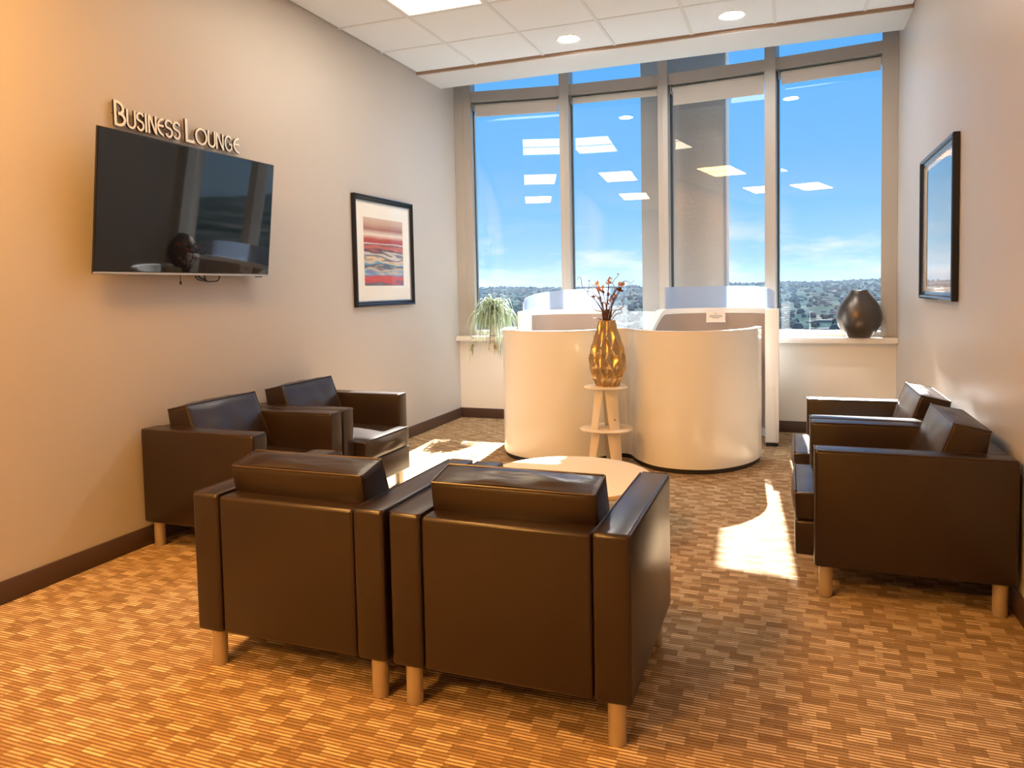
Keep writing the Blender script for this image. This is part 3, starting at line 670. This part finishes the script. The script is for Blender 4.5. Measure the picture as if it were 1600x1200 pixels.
# ------------------------------------------------------------------ sign letters
sg = thing('wall_sign', 'raised white lettering reading Business Lounge above the television', 'sign', (XL, 3.17, 2.122))
def arc(cx, cy, rx, ry, a0, a1, n=14): return [(cx+rx*math.cos(math.radians(a0+(a1-a0)*i/n)), cy+ry*math.sin(math.radians(a0+(a1-a0)*i/n))) for i in range(n+1)]
def glyph(ch, w, h):
    s = .0140 if h > .1 else .0112; i = s/2; X0, X1, Y0, Y1 = i, w-i, i, h-i; cx = w/2
    if ch == 'B': return s, [[(X0+.002, 0), (X0+.002, h)], [(X0, Y1)] + arc(X0+.010, Y1-.030, X1-X0-.018, .030, 90, -70) + [(X0+.022, .062)], [(X0+.018, .064)] + arc(X0+.018, .034, X1-X0-.018, .029, 80, -90) + [(X0, Y0)]]
    if ch == 'U': return s, [[(X0, h)] + arc(cx, Y0+.024, cx-i, .024, 180, 360) + [(X1, h)]]
    if ch == 'S': 
        q = h/4
        return s, [arc(cx+.002, h-q-.002, (X1-X0)/2, q-.003, 20, 90, 6) + arc(cx, h-q-.002, (X1-X0)/2, q-.003, 90, 225, 10) + arc(cx, q+.004, (X1-X0)/2, q, 45, -90, 10) + arc(cx, q+.004, (X1-X0)/2, q, -90, -160, 6)]
    if ch == 'I': return s*1.15, [[(w/2, 0), (w/2, h)]]
    if ch == 'N': return s, [[(X0, 0), (X0, h)], [(X0, h-i), (X0+.006, h-i), (X1-.006, i+.006), (X1, i)], [(X1, 0), (X1, h)]]
    if ch == 'E': return s, [arc(X1, h/2, X1-X0, h/2-i, 92, 268, 20), [(X0, h*.55), (X1, h*.55)]]
    if ch == 'L': return s*1.15, [[(X0, h), (X0, 0)], [(X0, Y0), (X1, Y0)]]
    if ch == 'O': return s, [arc(cx, h/2, cx-i, h/2-i, 0, 360, 32)]
    if ch == 'G': return s, [arc(cx+.004, h/2, cx-i, h/2-i, 40, 300, 22) + [(X1, h*.22), (X1, h*.46)], [(X1-.022, h*.46), (X1+i, h*.46)]]
def add_stroke(bm, P, s, d0, d1):
    P = [Vector(q) for q in P]; n = len(P); Lf, Rt = [], []
    for i in range(n):
        if (P[0]-P[-1]).length < 1e-6: t_ = (P[(i+1) % (n-1)] - P[(i-1) % (n-1)]).normalized()
        else: t_ = (P[min(i+1, n-1)]-P[max(i-1, 0)]).normalized()
        nn = Vector((-t_.y, t_.x)); Lf.append(P[i]+nn*s/2); Rt.append(P[i]-nn*s/2)
    mk = lambda q, d: bm.verts.new((d, q.x, q.y))
    a0 = [mk(q, d0) for q in Lf]; b0 = [mk(q, d0) for q in Rt]; a1 = [mk(q, d1) for q in Lf]; b1 = [mk(q, d1) for q in Rt]
    for i in range(n-1):
        f = bm.faces.new((a1[i], b1[i], b1[i+1], a1[i+1])); f.material_index = 0
        for vs in ((a0[i+1], b0[i+1], b0[i], a0[i]), (a0[i], a1[i], a1[i+1], a0[i+1]), (b0[i+1], b1[i+1], b1[i], b0[i])): bm.faces.new(vs).material_index = 1
    bm.faces.new((a0[0], b0[0], b1[0], a1[0])).material_index = 1; bm.faces.new((a1[-1], b1[-1], b0[-1], a0[-1])).material_index = 1
LET = [('B', 2.729, 2.799), ('U', 2.802, 2.859), ('S', 2.861, 2.91), ('I', 2.911, 2.931), ('N', 2.934, 2.989), ('E', 2.992, 3.04), ('S', 3.043, 3.095), ('S', 3.096, 3.148), ('L', 3.185, 3.252),
       ('O', 3.255, 3.345), ('U', 3.349, 3.409), ('N', 3.413, 3.474), ('G', 3.478, 3.545), ('E', 3.554, 3.61)]
for ch, y0, y1 in LET:
    h_ = .124 if (ch, y0) in (('B', 2.729), ('L', 3.185)) else .094
    s_, strokes = glyph(ch, y1-y0, h_); bm = bmesh.new()
    for k_, q in enumerate(strokes): add_stroke(bm, q, s_, .010, .022+.0002*k_)
    me = fin(bm, 'letter'); me.materials.append(M['letter']); me.materials.append(M['letterside'])
    lt = link('letter', me, None, sg, (0, y0-3.17, 0))
    tube('standoff', [(0, (y1-y0)*.12 if ch != 'I' else .010, h_*.5), (.0105, (y1-y0)*.12 if ch != 'I' else .010, h_*.5)], .003, M['letterside'], lt, 6)

# ------------------------------------------------------------------ pictures
def art_left():
    m = bpy.data.materials.new('abstract_band_print'); m.use_nodes = True; nt = m.node_tree; N = nt.nodes; L = nt.links; b = N['Principled BSDF']; b.inputs['Roughness'].default_value = .6
    t = N.new('ShaderNodeTexCoord'); sp = N.new('ShaderNodeSeparateXYZ'); L.new(t.outputs['Object'], sp.inputs[0])
    n1 = N.new('ShaderNodeTexNoise'); n1.inputs['Scale'].default_value = 1; n1.inputs['Detail'].default_value = 5
    mp_ = N.new('ShaderNodeMapping'); mp_.inputs['Scale'].default_value = (1, 3.2, 24); L.new(t.outputs['Object'], mp_.inputs[0]); L.new(mp_.outputs[0], n1.inputs['Vector'])
    zz = N.new('ShaderNodeMapRange'); zz.inputs[1].default_value = -.28; zz.inputs[2].default_value = .28; L.new(sp.outputs['Z'], zz.inputs[0])
    ad = N.new('ShaderNodeMath'); ad.operation = 'MULTIPLY_ADD'; sb = N.new('ShaderNodeMath'); sb.operation = 'SUBTRACT'; L.new(n1.outputs['Fac'], sb.inputs[0]); sb.inputs[1].default_value = .5
    amp = N.new('ShaderNodeMapRange'); amp.inputs[1].default_value = .45; amp.inputs[2].default_value = .65; amp.inputs[3].default_value = .34; amp.inputs[4].default_value = .05; L.new(zz.outputs[0], amp.inputs[0])
    L.new(sb.outputs[0], ad.inputs[0]); L.new(amp.outputs[0], ad.inputs[1]); L.new(zz.outputs[0], ad.inputs[2])
    r = N.new('ShaderNodeValToRGB'); L.new(ad.outputs[0], r.inputs[0]); e = r.color_ramp.elements
    cols = [(0, (120, 120, 130)), (.05, (90, 90, 110)), (.09, (205, 70, 70)), (.15, (200, 80, 85)), (.18, (60, 150, 205)), (.23, (215, 190, 160)), (.28, (70, 80, 110)), (.33, (90, 160, 200)), (.38, (235, 205, 165)),
            (.42, (80, 95, 125)), (.47, (225, 215, 205)), (.52, (60, 60, 80)), (.56, (210, 110, 100)), (.595, (110, 70, 80)), (.61, (235, 230, 230)), (.63, (170, 60, 60)), (.68, (185, 80, 70)), (.75, (235, 225, 210)),
            (.82, (165, 105, 95)), (.90, (200, 165, 145)), (1.0, (215, 195, 180))]
    e[0].position = 0; e[0].color = (*srgb(*cols[0][1]), 1); e[1].position = 1; e[1].color = (*srgb(*cols[-1][1]), 1)
    for ps, cc in cols[1:-1]: q = e.new(ps); q.color = (*srgb(*cc), 1)
    L.new(r.outputs[0], b.inputs['Base Color']); return m
def art_right():
    m = bpy.data.materials.new('pale_shore_print'); m.use_nodes = True; nt = m.node_tree; N = nt.nodes; L = nt.links; b = N['Principled BSDF']; b.inputs['Roughness'].default_value = .6
    t = N.new('ShaderNodeTexCoord'); sp = N.new('ShaderNodeSeparateXYZ'); L.new(t.outputs['Object'], sp.inputs[0])
    n1 = N.new('ShaderNodeTexNoise'); n1.inputs['Scale'].default_value = 9; L.new(t.outputs['Object'], n1.inputs['Vector'])
    ad = N.new('ShaderNodeMath'); ad.operation = 'MULTIPLY_ADD'; L.new(n1.outputs['Fac'], ad.inputs[0]); ad.inputs[1].default_value = .05; L.new(sp.outputs['Z'], ad.inputs[2])
    zz = N.new('ShaderNodeMapRange'); zz.inputs[1].default_value = -.30; zz.inputs[2].default_value = .33; L.new(ad.outputs[0], zz.inputs[0])
    r = N.new('ShaderNodeValToRGB'); L.new(zz.outputs[0], r.inputs[0]); e = r.color_ramp.elements
    e[0].position = 0; e[0].color = (.45, .34, .25, 1); e[1].position = 1; e[1].color = (.16, .36, .62, 1)
    for ps, cc in ((.06, (.62, .52, .42, 1)), (.10, (.70, .66, .60, 1)), (.16, (.42, .58, .72, 1)), (.4, (.30, .52, .74, 1))): q = e.new(ps); q.color = cc
    L.new(r.outputs[0], b.inputs['Base Color']); return m
def picture(label, loc, sgn, w, h, art, matw, name='framed_picture', axis='X'):
    """hangs on a wall; local +X*sgn points into the room"""
    t = thing(name, label, 'picture', loc, 0 if sgn > 0 else PI)
    fw_ = .040; hw, hh = w/2, h/2
    # stepped moulding, four mitred sides
    prof_ = [(0, 0), (0, .030), (.010, .034), (.020, .030), (.028, .020), (fw_, .016), (fw_, 0)]
    for side in range(4):
        bm = bmesh.new(); L0 = hh if side % 2 == 0 else hw; O0 = hw if side % 2 == 0 else hh; rings = []
        for end in (-1, 1):
            ring = []
            for u_, d_ in prof_:
                al, ac = end*(L0-u_), (O0-u_)*(1 if side < 2 else -1)
                ring.append(bm.verts.new((d_, ac, al) if side % 2 == 0 else (d_, al, ac)))
            rings.append(ring)
        n = len(prof_)
        for i in range(n): bm.faces.new((rings[0][i], rings[0][(i+1) % n], rings[1][(i+1) % n], rings[1][i]))
        bm.faces.new(rings[0]); bm.faces.new(rings[1][::-1])
        link('frame_side', fin(bm, 'frame_side'), M['pframe'], t)
    iw, ih = hw-fw_, hh-fw_
    # silver lip
    for a_, b_ in (((-iw, -ih), (iw, -ih+.008)), ((-iw, ih-.008), (iw, ih)), ((-iw, -ih+.008), (-iw+.008, ih-.008)), ((iw-.008, -ih+.008), (iw, ih-.008))):
        box('frame_lip', (.004, a_[0], a_[1]), (.014, b_[0], b_[1]), M['pbevel'], t)
    ml, mb_ = matw
    for a_, b_ in (((-iw, -ih), (iw, -ih+mb_)), ((-iw, ih-mb_), (iw, ih)), ((-iw, -ih+mb_), (-iw+ml, ih-mb_)), ((iw-ml, -ih+mb_), (iw, ih-mb_))):
        box('mat_board', (.002, a_[0], a_[1]), (.006, b_[0], b_[1]), M['matboard'], t)
    o = box('print', (.001, -iw+ml, -ih+mb_), (.003, iw-ml, ih-mb_), art, t)
    bm = bmesh.new(); bm.faces.new([bm.verts.new(q) for q in ((.0095, -iw, -ih), (.0095, iw, -ih), (.0095, iw, ih), (.0095, -iw, ih))]); link('glass', fin(bm, 'glass'), M['pglass'], t)
    return t
picture('black framed print of red and blue blurred bands on the left wall', (XL+.002, 5.285, 1.598), 1, .925, .868, art_left(), (.112, .125))
picture('black framed picture with sky reflection on the right wall', (XR-.002, 4.885, 1.605), -1, 1.03, .87, art_right(), (.06, .035))

# ------------------------------------------------------------------ ceiling lights
labs = ['lit ceiling light panel nearest the windows', 'lit ceiling light over the front armchairs', 'lit ceiling light at the far back of the room']
for (x, y), lb in zip(TR, labs):
    t = thing('ceiling_light', lb, 'ceiling light', (x+G/2, y+G, ZC), 0, 'recessed ceiling light panels')
    hw, hd = G/2-.012, G-.012
    box('diffuser', (-hw+.016, -hd+.016, .006), (hw-.016, hd-.016, .012), (M['diffuser_pale'], M['diffuser'], M['diffuser_back'])[labs.index(lb)], t)
    for a_, b_ in (((-hw, -hd), (hw, -hd+.016)), ((-hw, hd-.016), (hw, hd)), ((-hw, -hd+.016), (-hw+.016, hd-.016)), ((hw-.016, -hd+.016), (hw, hd-.016))):
        box('frame', (a_[0], a_[1], .001), (b_[0], b_[1], .03), M['lighttrim'], t)
for (x, y), lb in zip(DL, ('round recessed downlight, left of the two by the soffit', 'round recessed downlight, right of the two by the soffit')):
    t = thing('downlight', lb, 'downlight', (x, y, ZC+.003), 0, 'round recessed downlights')
    bm = bmesh.new(); add_lathe(bm, [(.074, -.001), (.092, -.004), (.096, .001), (.074, .003)], 40); link('trim_ring', fin(bm, 'trim_ring', True), M['lighttrim'], t)
    lathe('lens', [(0, -.001), (.074, -.001), (.074, .0005), (0, .0005)], M['can'], t, 36)

# ------------------------------------------------------------------ outside
hz = bpy.data.materials.new('distant_haze'); hz.use_nodes = True; hz.node_tree.nodes.clear()
ho = hz.node_tree.nodes.new('ShaderNodeOutputMaterial'); hv = hz.node_tree.nodes.new('ShaderNodeVolumeScatter')
hv.inputs['Color'].default_value = (.45, .72, 1, 1); hv.inputs['Density'].default_value = .000055; hv.inputs['Anisotropy'].default_value = 0.0
hz.node_tree.links.new(hv.outputs[0], ho.inputs['Volume'])
hb = box('haze', (-4500, 110, -60), (2500, 5600, 75), hz); hb['kind'] = 'structure'; hb['label'] = 'pale blue haze over the far suburb'; hb['category'] = 'haze'
col = box('column', (-1.43, 7.60, -40), (-.615, 8.3, 14), M['concrete'], None, .02)
tag(col, 'grey concrete column standing outside the windows', 'column')
def ground_mat():
    m = bpy.data.materials.new('suburb_ground'); m.use_nodes = True; nt = m.node_tree; N = nt.nodes; L = nt.links; b = N['Principled BSDF']; b.inputs['Roughness'].default_value = 1; b.inputs['Specular IOR Level'].default_value = 0
    t = N.new('ShaderNodeTexCoord')
    n1 = N.new('ShaderNodeTexNoise'); n1.inputs['Scale'].default_value = 1; n1.inputs['Detail'].default_value = 9; n1.inputs['Roughness'].default_value = .72
    gm = N.new('ShaderNodeMapping'); gm.inputs['Scale'].default_value = (.022, .007, .0); L.new(t.outputs['Object'], gm.inputs[0]); L.new(gm.outputs[0], n1.inputs['Vector'])
    r = N.new('ShaderNodeValToRGB'); L.new(n1.outputs['Fac'], r.inputs[0]); e = r.color_ramp.elements
    e[0].position = .36; e[0].color = (.006, .016, .016, 1); e[1].position = .64; e[1].color = (.085, .088, .082, 1)
    q = e.new(.5); q.color = (.016, .032, .032, 1); q = e.new(.56); q.color = (.040, .050, .050, 1)
    L.new(r.outputs[0], b.inputs['Base Color']); return m
M['ground'] = ground_mat()
M['roofs'] = mat('pale_roofs', (.12, .125, .13), 1.0, spec=0, vary=(.02, .3))
M['treedark'] = mat('far_trees', (.032, .052, .060), 1.0, spec=0, vary=(.05, .3))
GZ = -34
bm = bmesh.new(); nx, ny = 60, 46
gv = []
for j in range(ny):
    yy = 40 + 5200*(j/(ny-1))**2.2
    row = []
    for i in range(nx):
        xx = (i/(nx-1)-.55)*2*(260 + yy*.75)
        hgt = 0
        f = max(0, min(1, (yy-900)/2600)); f = f*f*(3-2*f)
        hgt += f*(26 + 15*noise.noise(Vector((xx*.0011, yy*.0007, 1.3))) + 9*noise.noise(Vector((xx*.004, yy*.002, 4.1))) + .0075*max(0, xx+900)*1.0)
        hgt += 3*noise.noise(Vector((xx*.006, yy*.006, 7)))
        row.append(bm.verts.new((xx, yy, GZ+hgt)))
    gv.append(row)
for j in range(ny-1):
    for i in range(nx-1): bm.faces.new((gv[j][i], gv[j][i+1], gv[j+1][i+1], gv[j+1][i]))
gd = link('ground', fin(bm, 'ground', True), M['ground']); struct(gd, 'hazy suburb and low hills far below the windows', 'landscape')
def gheight(x, y):
    f = max(0, min(1, (y-900)/2600)); f = f*f*(3-2*f)
    return GZ + f*(26 + 15*noise.noise(Vector((x*.0011, y*.0007, 1.3))) + 9*noise.noise(Vector((x*.004, y*.002, 4.1))) + .0075*max(0, x+900)) + 3*noise.noise(Vector((x*.006, y*.006, 7)))
rh = random.Random(21)
bm = bmesh.new()
for i in range(1000):
    y = 160 + 2600*rh.random()**1.2; x = rh.uniform(-.62, .22)*y; g_ = gheight(x, y); s_ = rh.uniform(3, 7); h_ = rh.uniform(1.2, 2.6)
    add_box(bm, (x-s_, y-s_*.6, g_-2), (x+s_, y+s_*.6, g_+h_))
nh = len(bm.faces)
for i in range(4200):                                                # rounded tree crowns between the roofs and along the ridge
    y = 150 + 4300*rh.random()**.9; x = rh.uniform(-.64, .24)*y; g_ = gheight(x, y); s_ = rh.uniform(1.8, 4.2)*(1+y/3500)
    rings = []
    for zf, rf in ((-.1, .8), (.5, 1.0), (1.0, .55)):
        rings.append([bm.verts.new((x+s_*rf*math.cos(k*PI/3+zf), y+s_*rf*math.sin(k*PI/3+zf), g_+s_*zf*1.1)) for k in range(6)])
    top = bm.verts.new((x, y, g_+s_*1.35))
    for r0_, r1_ in zip(rings[:-1], rings[1:]):
        for k in range(6): bm.faces.new((r0_[k], r0_[(k+1) % 6], r1_[(k+1) % 6], r1_[k])).material_index = 1
    for k in range(6): bm.faces.new((rings[-1][k], rings[-1][(k+1) % 6], top)).material_index = 1
me = fin(bm, 'distant_suburb'); me.materials.append(M['roofs']); me.materials.append(M['treedark'])
hs = link('distant_suburb', me, None); hs['kind'] = 'stuff'; hs['label'] = 'tiny pale roofs and tree clumps of the far suburb'; hs['category'] = 'suburb'
